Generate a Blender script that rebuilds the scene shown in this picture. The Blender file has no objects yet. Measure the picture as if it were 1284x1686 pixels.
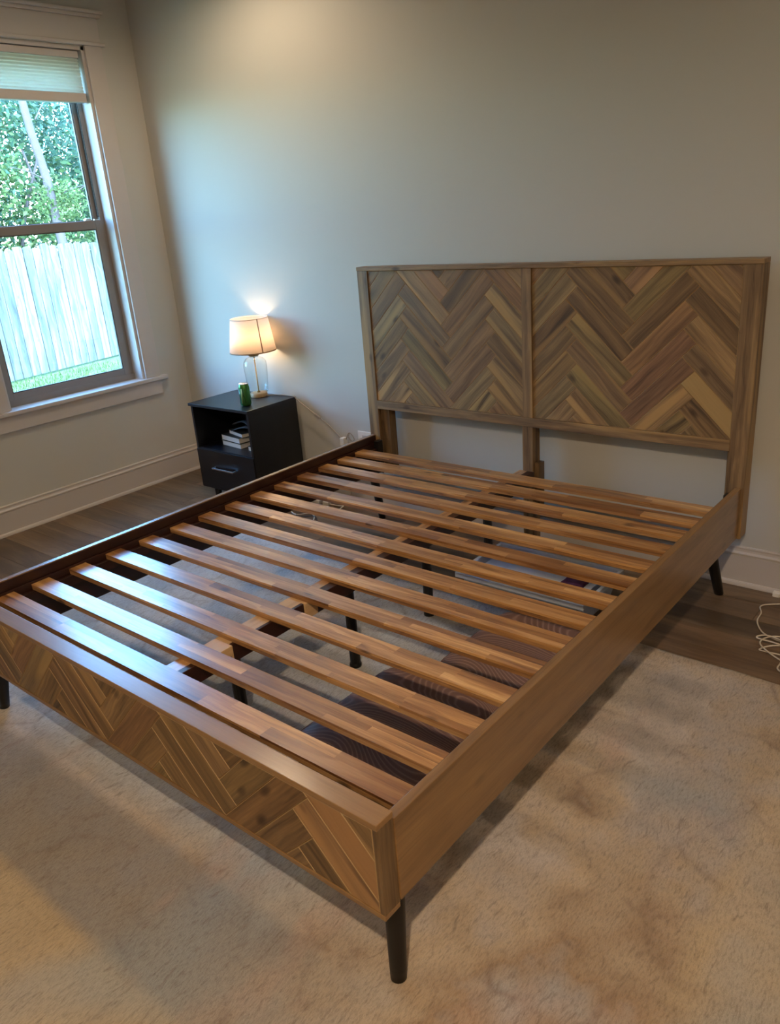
import bpy, bmesh, math, random
from mathutils import Vector, Matrix
random.seed(7)
SC = bpy.context.scene
COL = SC.collection
PI = math.pi
S2 = math.sqrt(2)

# ------------------------------------------------------------------ camera
cam_d = bpy.data.cameras.new('camera')
cam = bpy.data.objects.new('camera', cam_d)
COL.objects.link(cam)
cam_d.sensor_fit = 'HORIZONTAL'
cam_d.sensor_width = 36.0
cam_d.lens = 36.0 * 1300.14 / 1284.0
cam_d.clip_start = 0.02
cam_d.clip_end = 200
cr, cu, cf = (0.77231, 0.630759, -0.075367), (-0.172834, 0.322807, 0.93055), (-0.611282, 0.705647, -0.358324)
cam.matrix_world = Matrix(((cr[0], cu[0], -cf[0], 2.907), (cr[1], cu[1], -cf[1], -3.36442),
                           (cr[2], cu[2], -cf[2], 1.67441), (0, 0, 0, 1)))
SC.camera = cam

# ------------------------------------------------------------------ world, sun, exposure
world = bpy.data.worlds.new('sky')
SC.world = world
world.use_nodes = True
wn = world.node_tree
bg = wn.nodes['Background']
sky = wn.nodes.new('ShaderNodeTexSky')
sky.sky_type = 'NISHITA'
sky.sun_disc = False
sky.sun_elevation = math.radians(48)
sky.sun_rotation = math.radians(120)
wb = wn.nodes.new('ShaderNodeMix'); wb.data_type = 'RGBA'; wb.blend_type = 'MULTIPLY'
wb.inputs[0].default_value = 1.0; wb.inputs[7].default_value = (0.72, 0.98, 1.22, 1)      # daylight as seen with the white balance set for warm lamps
wn.links.new(sky.outputs[0], wb.inputs[6])
wn.links.new(wb.outputs[2], bg.inputs[0])
bg.inputs[1].default_value = 2.5
sun_d = bpy.data.lights.new('sun', 'SUN')
sun_d.energy = 0.45
sun_d.angle = math.radians(1.0)
sun_d.color = (0.86, 0.98, 1.0)
sun = bpy.data.objects.new('sun', sun_d)
COL.objects.link(sun)
sun.rotation_euler = Vector((-0.70, 0.42, -0.75)).to_track_quat('-Z', 'Y').to_euler()

vs = SC.view_settings
vs.view_transform = 'Standard'
vs.look = 'None'
vs.gamma = 1.0
vs.use_curve_mapping = False
vs.exposure = 1.2
WARM = (1.0, 0.77, 0.53)
CAN_POWER = 160.0
CANS = [(3.05, -3.75, 1.0), (-0.45, -4.2, 0.2), (3.2, -0.9, 0.05), (-0.55, -0.7, 0.19)]

# ------------------------------------------------------------------ node helpers
def rgb(r, g, b):
    f = lambda c: (c / 255 / 12.92) if c / 255 <= 0.04045 else ((c / 255 + 0.055) / 1.055) ** 2.4
    return (f(r), f(g), f(b), 1)

class NT:
    def __init__(s, name):
        s.m = bpy.data.materials.new(name)
        s.m.use_nodes = True
        s.t = s.m.node_tree
        s.b = s.t.nodes['Principled BSDF']
        s.out = s.t.nodes['Material Output']
    def n(s, kind, **kw):
        x = s.t.nodes.new('ShaderNode' + kind)
        for k, v in kw.items():
            setattr(x, k, v)
        return x
    def l(s, a, b):
        s.t.links.new(a, b)
    def val(s, sock, v):
        if hasattr(v, 'links') or hasattr(v, 'is_linked'):
            s.l(v, sock)
        else:
            sock.default_value = v
    def math(s, op, a, b=0.0, c=None, clamp=False):
        x = s.n('Math', operation=op, use_clamp=clamp)
        s.val(x.inputs[0], a); s.val(x.inputs[1], b)
        if c is not None: s.val(x.inputs[2], c)
        return x.outputs[0]
    def mix(s, f, a, b, mode='MIX'):
        x = s.n('Mix', data_type='RGBA', blend_type=mode)
        s.val(x.inputs[0], f); s.val(x.inputs[6], a); s.val(x.inputs[7], b)
        return x.outputs[2]
    def noise(s, vec, scale, detail=3.0, rough=0.55, dist=0.0):
        x = s.n('TexNoise')
        if vec is not None: s.l(vec, x.inputs['Vector'])
        x.inputs['Scale'].default_value = scale
        x.inputs['Detail'].default_value = detail
        x.inputs['Roughness'].default_value = rough
        x.inputs['Distortion'].default_value = dist
        return x.outputs['Fac']
    def ramp(s, f, stops):
        x = s.n('ValToRGB')
        e = x.color_ramp.elements
        while len(e) < len(stops): e.new(0.5)
        for i, (p, c) in enumerate(stops):
            e[i].position = p
            e[i].color = c if len(c) == 4 else (*c, 1)
        s.l(f, x.inputs[0])
        return x.outputs[0]
    def mapv(s, vec, scale=(1, 1, 1), loc=None):
        x = s.n('Mapping')
        s.l(vec, x.inputs[0])
        x.inputs['Scale'].default_value = scale
        if loc is not None: s.l(loc, x.inputs['Location'])
        return x.outputs[0]
    def obj(s):
        return s.n('TexCoord').outputs['Object']
    def bump(s, h, strength=0.3, dist=0.002):
        x = s.n('Bump')
        x.inputs['Strength'].default_value = strength
        x.inputs['Distance'].default_value = dist
        s.l(h, x.inputs['Height'])
        s.l(x.outputs[0], s.b.inputs['Normal'])
    def base(s, c): s.val(s.b.inputs['Base Color'], c)
    def rough(s, v): s.val(s.b.inputs['Roughness'], v)

def plain(name, c, rough=0.5, metallic=0.0, mottled=0.04, scale=12, bump=0.0, coat=0.0, spec=0.5):
    t = NT(name)
    n = t.noise(t.obj(), scale, 4)
    lo = tuple(x * (1 - mottled) for x in c[:3]) + (1,)
    hi = tuple(min(1, x * (1 + mottled)) for x in c[:3]) + (1,)
    t.base(t.mix(n, lo, hi))
    t.rough(rough)
    t.b.inputs['Metallic'].default_value = metallic
    t.b.inputs['Coat Weight'].default_value = coat
    t.b.inputs['Specular IOR Level'].default_value = spec
    if bump:
        t.bump(t.noise(t.obj(), 220, 3), bump, 0.001)
    return t.m

def wood(name, stops, rough=0.45, coat=0.0, knots=0.6, grain=(1.4, 34, 34), sap=None, coat_rough=0.15, bump=0.15):
    """Grain runs along the local X axis; each object shifts the pattern and takes its tint from its own colour."""
    t = NT(name)
    info = t.n('ObjectInfo')
    off = t.math('MULTIPLY', info.outputs['Random'], 61.7)
    cmb = t.n('CombineXYZ')
    t.l(off, cmb.inputs[0]); t.l(off, cmb.inputs[1]); t.l(off, cmb.inputs[2])
    o = t.obj()
    v = t.mapv(o, grain, cmb.outputs[0])
    warp = t.noise(t.mapv(o, (2.5, 9, 9), cmb.outputs[0]), 1.0, 2)
    wv = t.n('VectorMath', operation='ADD')
    t.l(v, wv.inputs[0])
    cw = t.n('CombineXYZ')
    t.l(t.math('MULTIPLY', warp, 2.2), cw.inputs[1])
    t.l(cw.outputs[0], wv.inputs[1])
    g = t.noise(wv.outputs[0], 1.0, 4, 0.6, 0.5)
    fine = t.noise(t.mapv(o, (9, 230, 230), cmb.outputs[0]), 1.0, 2)
    f = t.math('ADD', t.math('MULTIPLY', g, 0.80), t.math('MULTIPLY', fine, 0.22))
    c = t.ramp(f, stops)
    if sap is not None:      # pale sapwood streaks
        sm = t.noise(t.mapv(o, (0.9, 11, 11), cmb.outputs[0]), 1.0, 1, 0.4)
        c = t.mix(t.ramp(sm, [(0.60, (0, 0, 0)), (0.66, (0.75, 0.75, 0.75))]), c, sap)
    if knots:
        vo = t.n('TexVoronoi')
        t.l(t.mapv(o, (10, 21, 21), cmb.outputs[0]), vo.inputs['Vector'])
        vo.inputs['Scale'].default_value = 1.0
        k = t.ramp(vo.outputs['Distance'], [(0.10, (1, 1, 1)), (0.20, (0.7, 0.7, 0.7)), (0.34, (0, 0, 0))])
        sepc = t.n('SeparateColor'); t.l(vo.outputs['Color'], sepc.inputs[0])
        pick = t.math('GREATER_THAN', sepc.outputs[0], 0.91)
        c = t.mix(t.math('MULTIPLY', t.math('MULTIPLY', k, pick), knots), c, rgb(58, 38, 24))
    c = t.mix(1.0, c, info.outputs['Color'], 'MULTIPLY')
    t.base(c)
    t.rough(rough)
    t.b.inputs['Coat Weight'].default_value = coat
    t.b.inputs['Coat Roughness'].default_value = coat_rough
    t.bump(f, bump, 0.0015)
    return t.m

M = {}
def materials():
    M['wall'] = plain('wall_paint', rgb(185, 182, 174), 0.72, mottled=0.012, scale=3, bump=0.06)
    M['ceil'] = plain('ceiling_paint', rgb(205, 202, 196), 0.8, mottled=0.01, scale=3)
    M['trim'] = plain('trim_paint', rgb(189, 181, 175), 0.38, mottled=0.012, scale=4)
    M['floor'] = wood('floor_vinyl_wood', [(0.3, rgb(78, 61, 45)), (0.5, rgb(107, 86, 65)), (0.7, rgb(134, 111, 86))],
                      0.36, knots=0.25, grain=(1.1, 17, 17), bump=0.08)
    M['sub'] = plain('subfloor_dark', rgb(45, 36, 28), 0.8)
    M['bed'] = wood('brown_acacia', [(0.32, rgb(72, 54, 38)), (0.44, rgb(110, 86, 59)), (0.54, rgb(130, 103, 71)), (0.68, rgb(158, 127, 86))],
                    0.5, knots=0.85, sap=rgb(168, 133, 86))
    M['rail'] = wood('brown_rail_wood', [(0.3, rgb(108, 78, 46)), (0.5, rgb(136, 101, 62)), (0.72, rgb(154, 118, 74))],
                     0.45, coat=0.7, coat_rough=0.22, knots=0.3, grain=(0.8, 18, 18))
    M['joint'] = plain('pale_plank_edge', rgb(158, 128, 88), 0.55)
    M['slat'] = wood('varnished_acacia', [(0.30, rgb(92, 57, 30)), (0.43, rgb(152, 105, 60)), (0.54, rgb(182, 133, 80)), (0.70, rgb(214, 168, 112))],
                     0.36, coat=1.0, knots=0.9, grain=(1.7, 30, 30), coat_rough=0.22)
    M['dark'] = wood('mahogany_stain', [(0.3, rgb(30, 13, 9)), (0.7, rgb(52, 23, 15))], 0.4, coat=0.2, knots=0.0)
    M['pine'] = wood('pine_block', [(0.3, rgb(190, 150, 104)), (0.7, rgb(214, 178, 132))], 0.5, knots=0.5)
    M['blackleg'] = plain('black_painted_wood', rgb(22, 20, 19), 0.4)
    M['night'] = wood('black_wood_finish', [(0.3, rgb(11, 12, 15)), (0.7, rgb(20, 21, 25))], 0.36, knots=0.0, bump=0.05)
    M['steel'] = plain('brushed_steel', rgb(205, 205, 205), 0.28, 1.0)
    M['brass'] = plain('aged_brass', rgb(176, 142, 92), 0.32, 1.0)
    M['lampbase'] = wood('pale_lamp_wood', [(0.3, rgb(170, 140, 100)), (0.7, rgb(196, 168, 126))], 0.5, knots=0.0)
    M['white'] = plain('white_plastic', rgb(226, 222, 214), 0.35)
    M['cord'] = plain('white_cord_rubber', rgb(214, 202, 184), 0.5)
    M['clearcord'] = plain('grey_translucent_cord', rgb(150, 136, 120), 0.35)
    M['darkcord'] = plain('dark_cord_rubber', rgb(40, 36, 34), 0.5)
    M['bronze'] = plain('window_bronze_vinyl', rgb(128, 120, 114), 0.4)
    M['bronze_dark'] = plain('window_track', rgb(74, 70, 66), 0.45)
    M['pages'] = plain('book_pages', rgb(214, 208, 196), 0.8, mottled=0.08, scale=150)
    M['cover_dark'] = plain('dark_book_cover', rgb(40, 42, 40), 0.5)
    M['cover_olive'] = plain('olive_book_cover', rgb(58, 62, 48), 0.5)
    M['magazine'] = plain('dark_magazine', rgb(62, 64, 70), 0.3)
    M['can'] = plain('green_can_metal', rgb(64, 122, 62), 0.3, 0.6)
    M['can_dark'] = plain('dark_green_print', rgb(28, 66, 40), 0.3, 0.5)
    M['can_pale'] = plain('pale_green_print', rgb(150, 176, 118), 0.35, 0.3)
    M['alu'] = plain('aluminium', rgb(214, 210, 204), 0.3, 1.0)
    M['purple'] = plain('purple_cloth', rgb(62, 26, 66), 0.9, mottled=0.3, scale=60)
    M['bluecloth'] = plain('blue_grey_cloth', rgb(128, 142, 176), 0.85, mottled=0.2, scale=40)
    M['cardboard'] = plain('tan_cardboard', rgb(176, 134, 92), 0.8)
    # glass panes: see-through with a reflection that grows at grazing angles
    t = NT('window_glass')
    tr = t.n('BsdfTransparent'); tr.inputs[0].default_value = (0.86, 0.96, 0.94, 1)
    gl = t.n('BsdfGlossy'); gl.inputs['Roughness'].default_value = 0.02
    fr = t.n('LayerWeight'); fr.inputs['Blend'].default_value = 0.5
    mx = t.n('MixShader')
    t.l(t.math('MULTIPLY_ADD', t.math('POWER', fr.outputs['Facing'], 5.0), 0.8, 0.03), mx.inputs[0]); t.l(tr.outputs[0], mx.inputs[1]); t.l(gl.outputs[0], mx.inputs[2])
    t.l(mx.outputs[0], t.out.inputs[0]); M['pane'] = t.m
    t = NT('lamp_glass')
    tr = t.n('BsdfTransparent'); tr.inputs[0].default_value = (0.955, 0.97, 0.965, 1)
    gl = t.n('BsdfGlossy'); gl.inputs['Roughness'].default_value = 0.03
    fr = t.n('LayerWeight'); fr.inputs['Blend'].default_value = 0.5
    mx = t.n('MixShader')
    t.l(t.math('MULTIPLY_ADD', t.math('POWER', fr.outputs['Facing'], 5.0), 0.8, 0.03), mx.inputs[0]); t.l(tr.outputs[0], mx.inputs[1]); t.l(gl.outputs[0], mx.inputs[2])
    t.l(mx.outputs[0], t.out.inputs[0]); M['lampglass'] = t.m
    t = NT('storage_plastic')
    tr = t.n('BsdfTransparent'); tr.inputs[0].default_value = (0.80, 0.85, 0.92, 1)
    t.base(rgb(224, 232, 244)); t.rough(0.2)
    fz = t.math('MULTIPLY_ADD', t.noise(t.obj(), 9, 2), 0.2, 0.5)
    mx = t.n('MixShader'); t.l(fz, mx.inputs[0])
    t.l(tr.outputs[0], mx.inputs[1]); t.l(t.b.outputs[0], mx.inputs[2]); t.l(mx.outputs[0], t.out.inputs[0])
    M['plastic'] = t.m
    # fabrics that pass light
    def fabric(name, c, tc, k, wv=420):
        t = NT(name)
        t.base(t.mix(t.math('MULTIPLY', t.noise(t.obj(), wv, 2), 0.08), c, rgb(120, 110, 100))); t.rough(0.9)
        tl = t.n('BsdfTranslucent'); tl.inputs[0].default_value = tc
        mx = t.n('MixShader'); mx.inputs[0].default_value = k
        t.l(t.b.outputs[0], mx.inputs[1]); t.l(tl.outputs[0], mx.inputs[2]); t.l(mx.outputs[0], t.out.inputs[0])
        return t.m
    M['shade'] = fabric('lamp_shade_linen', rgb(236, 226, 218), rgb(244, 232, 218), 0.5)
    M['shade_seam'] = fabric('lamp_shade_seam', rgb(150, 124, 104), rgb(150, 116, 90), 0.25)
    M['blind'] = fabric('cellular_blind_fabric', rgb(222, 222, 212), rgb(226, 226, 214), 0.5)
    # leaves
    for nm, c1, c2, c3 in (('leaf_light', (64, 84, 45), (92, 110, 64), (130, 138, 90)), ('leaf_mid', (46, 73, 48), (75, 98, 68), (110, 128, 96)),
                           ('leaf_cool', (45, 73, 59), (73, 100, 84), (107, 128, 112))):
        t = NT(nm)
        g = t.n('NewGeometry')
        c = t.ramp(g.outputs['Random Per Island'], [(0.0, rgb(*c1)), (0.6, rgb(*c2)), (1.0, rgb(*c3))])
        t.base(c); t.rough(0.65); t.b.inputs['Specular IOR Level'].default_value = 0.2
        tl = t.n('BsdfTranslucent'); t.l(c, tl.inputs[0])
        mx = t.n('MixShader'); mx.inputs[0].default_value = 0.42
        t.l(t.b.outputs[0], mx.inputs[1]); t.l(tl.outputs[0], mx.inputs[2]); t.l(mx.outputs[0], t.out.inputs[0])
        M[nm] = t.m
    M['bark'] = plain('pinkish_bark', rgb(80, 66, 65), 0.85, mottled=0.35, scale=9, bump=0.6)
    M['picket'] = wood('weathered_cedar', [(0.30, rgb(48, 50, 54)), (0.46, rgb(84, 83, 82)), (0.68, rgb(124, 118, 108))],
                       0.8, knots=0.6, grain=(1.0, 14, 14))
    t = NT('lawn')
    c = t.ramp(t.noise(t.obj(), 2.2, 5), [(0.3, rgb(74, 90, 48)), (0.55, rgb(98, 108, 66)), (0.75, rgb(132, 123, 95))])
    t.base(c); t.rough(0.9); t.bump(t.noise(t.obj(), 60, 3), 0.6, 0.02); M['lawn'] = t.m
    # rug: woven pile, faded ornament in the field, plain warm border
    t = NT('wool_rug')
    o = t.obj()
    sx = t.n('SeparateXYZ'); t.l(o, sx.inputs[0])
    def box_mask(hx, hy, soft):
        ax = t.math('DIVIDE', t.math('SUBTRACT', hx, t.math('ABSOLUTE', sx.outputs[0])), soft, clamp=True)
        ay = t.math('DIVIDE', t.math('SUBTRACT', hy, t.math('ABSOLUTE', sx.outputs[1])), soft, clamp=True)
        return t.math('MULTIPLY', ax, ay)
    warpv = t.n('VectorMath', operation='ADD')
    wn_ = t.n('TexNoise'); wn_.inputs['Scale'].default_value = 5; t.l(o, wn_.inputs['Vector'])
    sc_ = t.n('VectorMath', operation='SCALE'); t.l(wn_.outputs['Color'], sc_.inputs[0]); sc_.inputs['Scale'].default_value = 0.09
    t.l(o, warpv.inputs[0]); t.l(sc_.outputs[0], warpv.inputs[1])
    big = t.noise(o, 1.5, 4, 0.62)
    fieldc = t.ramp(big, [(0.3, rgb(160, 150, 142)), (0.43, rgb(204, 190, 178)), (0.53, rgb(206, 182, 152)), (0.62, rgb(184, 154, 122)), (0.72, rgb(192, 186, 182))])
    bordc = t.ramp(t.noise(o, 2.1, 4, 0.6), [(0.3, rgb(196, 172, 136)), (0.7, rgb(212, 190, 156))])
    def step(v, a, b): return t.math('DIVIDE', t.math('SUBTRACT', v, a), b - a, clamp=True)
    X_, Y_ = sx.outputs[0], sx.outputs[1]
    front = step(Y_, -0.655, -0.69)                                   # plain border along the foot end
    side = t.math('MULTIPLY', step(X_, 1.16, 1.20), step(Y_, 0.9, 0.55))   # and along the right side
    bord = t.math('MAXIMUM', front, side)
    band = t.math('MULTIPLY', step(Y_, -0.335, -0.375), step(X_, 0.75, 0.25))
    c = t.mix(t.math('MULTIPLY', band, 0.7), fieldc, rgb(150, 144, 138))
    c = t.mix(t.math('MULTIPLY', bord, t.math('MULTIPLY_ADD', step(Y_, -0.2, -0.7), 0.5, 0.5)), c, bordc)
    under_bed_light = t.math('MULTIPLY', step(X_, 0.62, 0.25), step(Y_, -0.36, -0.22))  # ivory-blue field under the bed, whitened in place of window light there
    c = t.mix(t.math('MULTIPLY', under_bed_light, t.math('MULTIPLY_ADD', t.noise(o, 2.7, 3), 0.5, 0.5)), c, rgb(226, 230, 230))
    vo = t.n('TexVoronoi', feature='DISTANCE_TO_EDGE'); vo.inputs['Scale'].default_value = 4.2; t.l(warpv.outputs[0], vo.inputs['Vector'])
    orn = t.ramp(vo.outputs['Distance'], [(0.0, (1, 1, 1)), (0.05, (0.25, 0.25, 0.25)), (0.09, (0, 0, 0))])
    wear = t.ramp(t.noise(o, 3.1, 5, 0.7), [(0.45, (0, 0, 0)), (0.62, (1, 1, 1))])
    c = t.mix(t.math('MULTIPLY', t.math('MULTIPLY', orn, wear), 0.5), c, rgb(128, 98, 78))
    bl = t.ramp(t.noise(o, 1.1, 3, 0.6, 0.4), [(0.52, (0, 0, 0)), (0.66, (1, 1, 1))])
    c = t.mix(t.math('MULTIPLY', bl, 0.5), c, rgb(164, 178, 188))
    pk = t.ramp(t.noise(t.mapv(o, (1.3, 0.8, 1)), 2.4, 4, 0.6), [(0.55, (0, 0, 0)), (0.7, (1, 1, 1))])
    c = t.mix(t.math('MULTIPLY', pk, 0.45), c, rgb(206, 168, 146))
    st = t.noise(t.mapv(o, (170, 46, 1)), 1.0, 4, 0.75)
    st2 = t.noise(t.mapv(warpv.outputs[0], (70, 13, 1)), 1.0, 5, 0.75)
    spk = t.ramp(st2, [(0.55, (0, 0, 0)), (0.66, (1, 1, 1))])
    c = t.mix(t.math('MULTIPLY', spk, 0.5), c, rgb(124, 104, 86))
    c = t.mix(1.0, c, t.ramp(st, [(0.32, (0.66, 0.64, 0.62)), (0.54, (1.0, 1.0, 1.0))]), 'MULTIPLY')
    t.base(c); t.rough(0.95); t.b.inputs['Sheen Weight'].default_value = 0.25
    t.b.inputs['Specular IOR Level'].default_value = 0.1
    h = t.math('ADD', t.math('MULTIPLY', t.noise(t.mapv(o, (190, 60, 1)), 1.0, 4, 0.75), 1.0), t.math('MULTIPLY', t.noise(o, 30, 4, 0.7), 0.7))
    t.bump(h, 1.0, 0.008)
    M['rug'] = t.m
    # ribbed dark cushions
    t = NT('ribbed_brown_fabric')
    o = t.obj()
    rib = t.math('SINE', t.math('MULTIPLY', t.noise(t.mapv(o, (1, 2.2, 1)), 2.6, 0.0), 260.0))
    rib = t.math('MULTIPLY_ADD', rib, 0.5, 0.5)
    t.base(t.ramp(rib, [(0.2, rgb(120, 90, 80)), (0.75, rgb(130, 99, 88)), (1.0, rgb(156, 126, 114))]))
    t.rough(0.5); t.bump(rib, 0.15, 0.002); M['ribbed'] = t.m
    M['brownside'] = plain('red_brown_side_fabric', rgb(52, 26, 22), 0.6, mottled=0.15, scale=60)
materials()

# ------------------------------------------------------------------ object helpers
WM = {}
def link(name, mesh, parent=None, mat=None, Mx=None):
    o = bpy.data.objects.new(name, mesh)
    COL.objects.link(o)
    if mat is not None and mesh is not None and not mesh.materials:
        for m_ in (mat if isinstance(mat, (list, tuple)) else [mat]):
            mesh.materials.append(m_)
    Mx = Mx if Mx is not None else Matrix.Identity(4)
    if parent is not None:
        o.parent = parent
        o.matrix_parent_inverse = WM[parent.name].inverted()
    o.matrix_basis = Mx
    WM[o.name] = Mx.copy()
    return o
def thing(name, loc, label, cat, group=None):
    o = link(name, None, Mx=Matrix.Translation(loc))
    o.empty_display_size = 0.1
    return tag(o, label, cat, group)
def tag(o, label, cat, group=None, kind=None):
    o['label'] = label; o['category'] = cat
    if group: o['group'] = group
    if kind: o['kind'] = kind
    return o
def struct(o, label, cat):
    o['kind'] = 'structure'; o['label'] = label; o['category'] = cat
    return o
def to_mesh(bm, name, smooth=False, flip=True):
    if flip: bmesh.ops.recalc_face_normals(bm, faces=bm.faces)
    me = bpy.data.meshes.new(name)
    bm.to_mesh(me); bm.free()
    if smooth:
        for p in me.polygons: p.use_smooth = True
    return me
def add_box(bm, lo, hi, bev=0.0, mi=0):
    vsx = [bm.verts.new((x, y, z)) for x in (lo[0], hi[0]) for y in (lo[1], hi[1]) for z in (lo[2], hi[2])]
    fs = []
    for q in ((0, 1, 3, 2), (4, 6, 7, 5), (0, 4, 5, 1), (2, 3, 7, 6), (0, 2, 6, 4), (1, 5, 7, 3)):
        f = bm.faces.new([vsx[i] for i in q]); f.material_index = mi; fs.append(f)
    if bev > 0:
        es = list({e for f in fs for e in f.edges})
        bmesh.ops.bevel(bm, geom=es, offset=bev, segments=2, affect='EDGES', profile=0.6)
def boxes(name, L, parent, mat, bev=0.0, Mx=None):
    bm = bmesh.new()
    for lo, hi in L: add_box(bm, lo, hi, bev)
    return link(name, to_mesh(bm, name), parent, mat, Mx)
AX = {'x': Matrix.Identity(4), 'y': Matrix.Rotation(PI / 2, 4, 'Z'), 'z': Matrix.Rotation(-PI / 2, 4, 'Y')}
def board(name, parent, lo, hi, axis, mat, bev=0.002, tint=1.0, col=None):
    """A board filling the world box lo..hi whose grain (local X) runs along the given world axis."""
    c = [(a + b) / 2 for a, b in zip(lo, hi)]
    d = [abs(b - a) for a, b in zip(lo, hi)]
    dl = {'x': d, 'y': [d[1], d[0], d[2]], 'z': [d[2], d[1], d[0]]}[axis]
    bm = bmesh.new()
    add_box(bm, [-q / 2 for q in dl], [q / 2 for q in dl], bev)
    o = link(name, to_mesh(bm, name), parent, mat, Matrix.Translation(c) @ AX[axis])
    o.color = (col[0] * tint, col[1] * tint, col[2] * tint, 1) if col else (tint, tint, tint, 1)
    return o
def prism(bm, poly, z0, z1, bev=0.0, edge_mi=0):
    n = len(poly)
    a = [bm.verts.new((x, y, z0)) for x, y in poly]
    if bev > 0:
        cx = sum(p[0] for p in poly) / n; cy = sum(p[1] for p in poly) / n
        m_ = [bm.verts.new((x, y, z1 - bev)) for x, y in poly]
        pts = inset(poly, bev)
        b = [bm.verts.new((x, y, z1)) for x, y in pts]
        rings = [a, m_, b]
    else:
        b = [bm.verts.new((x, y, z1)) for x, y in poly]
        rings = [a, b]
    for r0, r1 in zip(rings, rings[1:]):
        for i in range(n):
            bm.faces.new((r0[i], r0[(i + 1) % n], r1[(i + 1) % n], r1[i])).material_index = edge_mi
    bm.faces.new(list(reversed(a))); bm.faces.new(b)
def inset(poly, d):
    """Inset a convex counter-clockwise polygon by d (half-plane clipping)."""
    out = list(poly)
    n = len(poly)
    for i in range(n):
        x0, y0 = poly[i]; x1, y1 = poly[(i + 1) % n]
        L = math.hypot(x1 - x0, y1 - y0)
        if L < 1e-9: continue
        nx, ny = -(y1 - y0) / L, (x1 - x0) / L
        out = clip(out, nx, ny, nx * x0 + ny * y0 + d)
    return out if len(out) == n else poly
def clip(poly, nx, ny, c):
    """Keep the part of the polygon where nx*x + ny*y >= c."""
    r = []
    for i in range(len(poly)):
        p, q = poly[i], poly[(i + 1) % len(poly)]
        dp, dq = nx * p[0] + ny * p[1] - c, nx * q[0] + ny * q[1] - c
        if dp >= 0: r.append(p)
        if (dp > 0 and dq < 0) or (dp < 0 and dq > 0):
            t = dp / (dp - dq)
            r.append((p[0] + t * (q[0] - p[0]), p[1] + t * (q[1] - p[1])))
    return r
def area(poly):
    return 0.5 * sum(poly[i][0] * poly[(i + 1) % len(poly)][1] - poly[(i + 1) % len(poly)][0] * poly[i][1] for i in range(len(poly)))
def lathe(name, prof, parent, mat, Mx, seg=36, closed=False, smooth=True):
    bm = bmesh.new()
    rings = []
    for r, z in prof:
        if r < 1e-6: rings.append([bm.verts.new((0, 0, z))])
        else: rings.append([bm.verts.new((r * math.cos(2 * PI * i / seg), r * math.sin(2 * PI * i / seg), z)) for i in range(seg)])
    prs = list(zip(rings, rings[1:]))
    if closed: prs.append((rings[-1], rings[0]))
    for a, b in prs:
        for i in range(seg):
            j = (i + 1) % seg
            if len(a) == 1: bm.faces.new((a[0], b[i], b[j]))
            elif len(b) == 1: bm.faces.new((a[i], a[j], b[0]))
            else: bm.faces.new((a[i], a[j], b[j], b[i]))
    o = link(name, to_mesh(bm, name, smooth), parent, mat, Mx)
    return o
def smooth_path(pts, n=8):
    P = [Vector(p) for p in pts]
    P = [P[0]] + P + [P[-1]]
    out = []
    for i in range(1, len(P) - 2):
        a, b, c, d = P[i - 1], P[i], P[i + 1], P[i + 2]
        for k in range(n):
            t = k / n
            out.append(0.5 * ((2 * b) + (c - a) * t + (2 * a - 5 * b + 4 * c - d) * t * t + (3 * b - a - 3 * c + d) * t ** 3))
    out.append(P[-2])
    return out
def tube_bm(bm, path, r, seg=8):
    rings = []
    up = Vector((0, 0, 1))
    for i, p in enumerate(path):
        t = (path[min(i + 1, len(path) - 1)] - path[max(i - 1, 0)]).normalized()
        s = t.cross(up)
        if s.length < 1e-3: s = t.cross(Vector((1, 0, 0)))
        s.normalize(); u = s.cross(t)
        rr = r(i / max(1, len(path) - 1)) if callable(r) else r
        rings.append([bm.verts.new(p + s * rr * math.cos(2 * PI * k / seg) + u * rr * math.sin(2 * PI * k / seg)) for k in range(seg)])
    for a, b in zip(rings, rings[1:]):
        for k in range(seg):
            bm.faces.new((a[k], a[(k + 1) % seg], b[(k + 1) % seg], b[k]))
    bm.faces.new(list(reversed(rings[0]))); bm.faces.new(rings[-1])
def tube(name, pts, r, parent, mat, seg=8, n=8, smooth=True):
    bm = bmesh.new()
    tube_bm(bm, smooth_path(pts, n) if n > 1 else [Vector(p) for p in pts], r, seg)
    return link(name, to_mesh(bm, name, smooth), parent, mat)
def cone_leg(name, top, bot, rt, rb, parent, mat, seg=20):
    return tube(name, [top, bot], lambda t: rt + (rb - rt) * t, parent, mat, seg, 6)

# ------------------------------------------------------------------ room shell
XL, XR, YB, ZC = -1.797, 4.1, -5.6, 3.05
WY0, WY1, WZ0, WZ1 = -1.30, -0.342, 0.722, 2.693          # window opening in the left wall
TH = 0.16
w = boxes('wall_back', [((XL - TH, 0, -0.1), (XR + TH, TH, ZC))], None, M['wall']); struct(w, 'pale grey painted wall behind the headboard', 'wall')
w = boxes('wall_left', [((XL - TH, YB, -0.1), (XL, WY0, ZC)), ((XL - TH, WY1, -0.1), (XL, 0, ZC)),
                        ((XL - TH, WY0, -0.1), (XL, WY1, WZ0)), ((XL - TH, WY0, WZ1), (XL, WY1, ZC))], None, M['wall'])
struct(w, 'pale painted wall with the window', 'wall')
w = boxes('wall_right', [((XR, YB, -0.1), (XR + TH, 0, ZC))], None, M['wall']); struct(w, 'painted wall on the right, outside the picture', 'wall')
w = boxes('wall_front', [((XL - TH, YB - TH, -0.1), (XR + TH, YB, ZC))], None, M['wall']); struct(w, 'painted wall behind the viewer', 'wall')
ceil = boxes('ceiling', [((XL - TH, YB - TH, ZC), (XR + TH, TH, ZC + 0.12))], None, M['ceil']); struct(ceil, 'plain white ceiling', 'ceiling')
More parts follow.
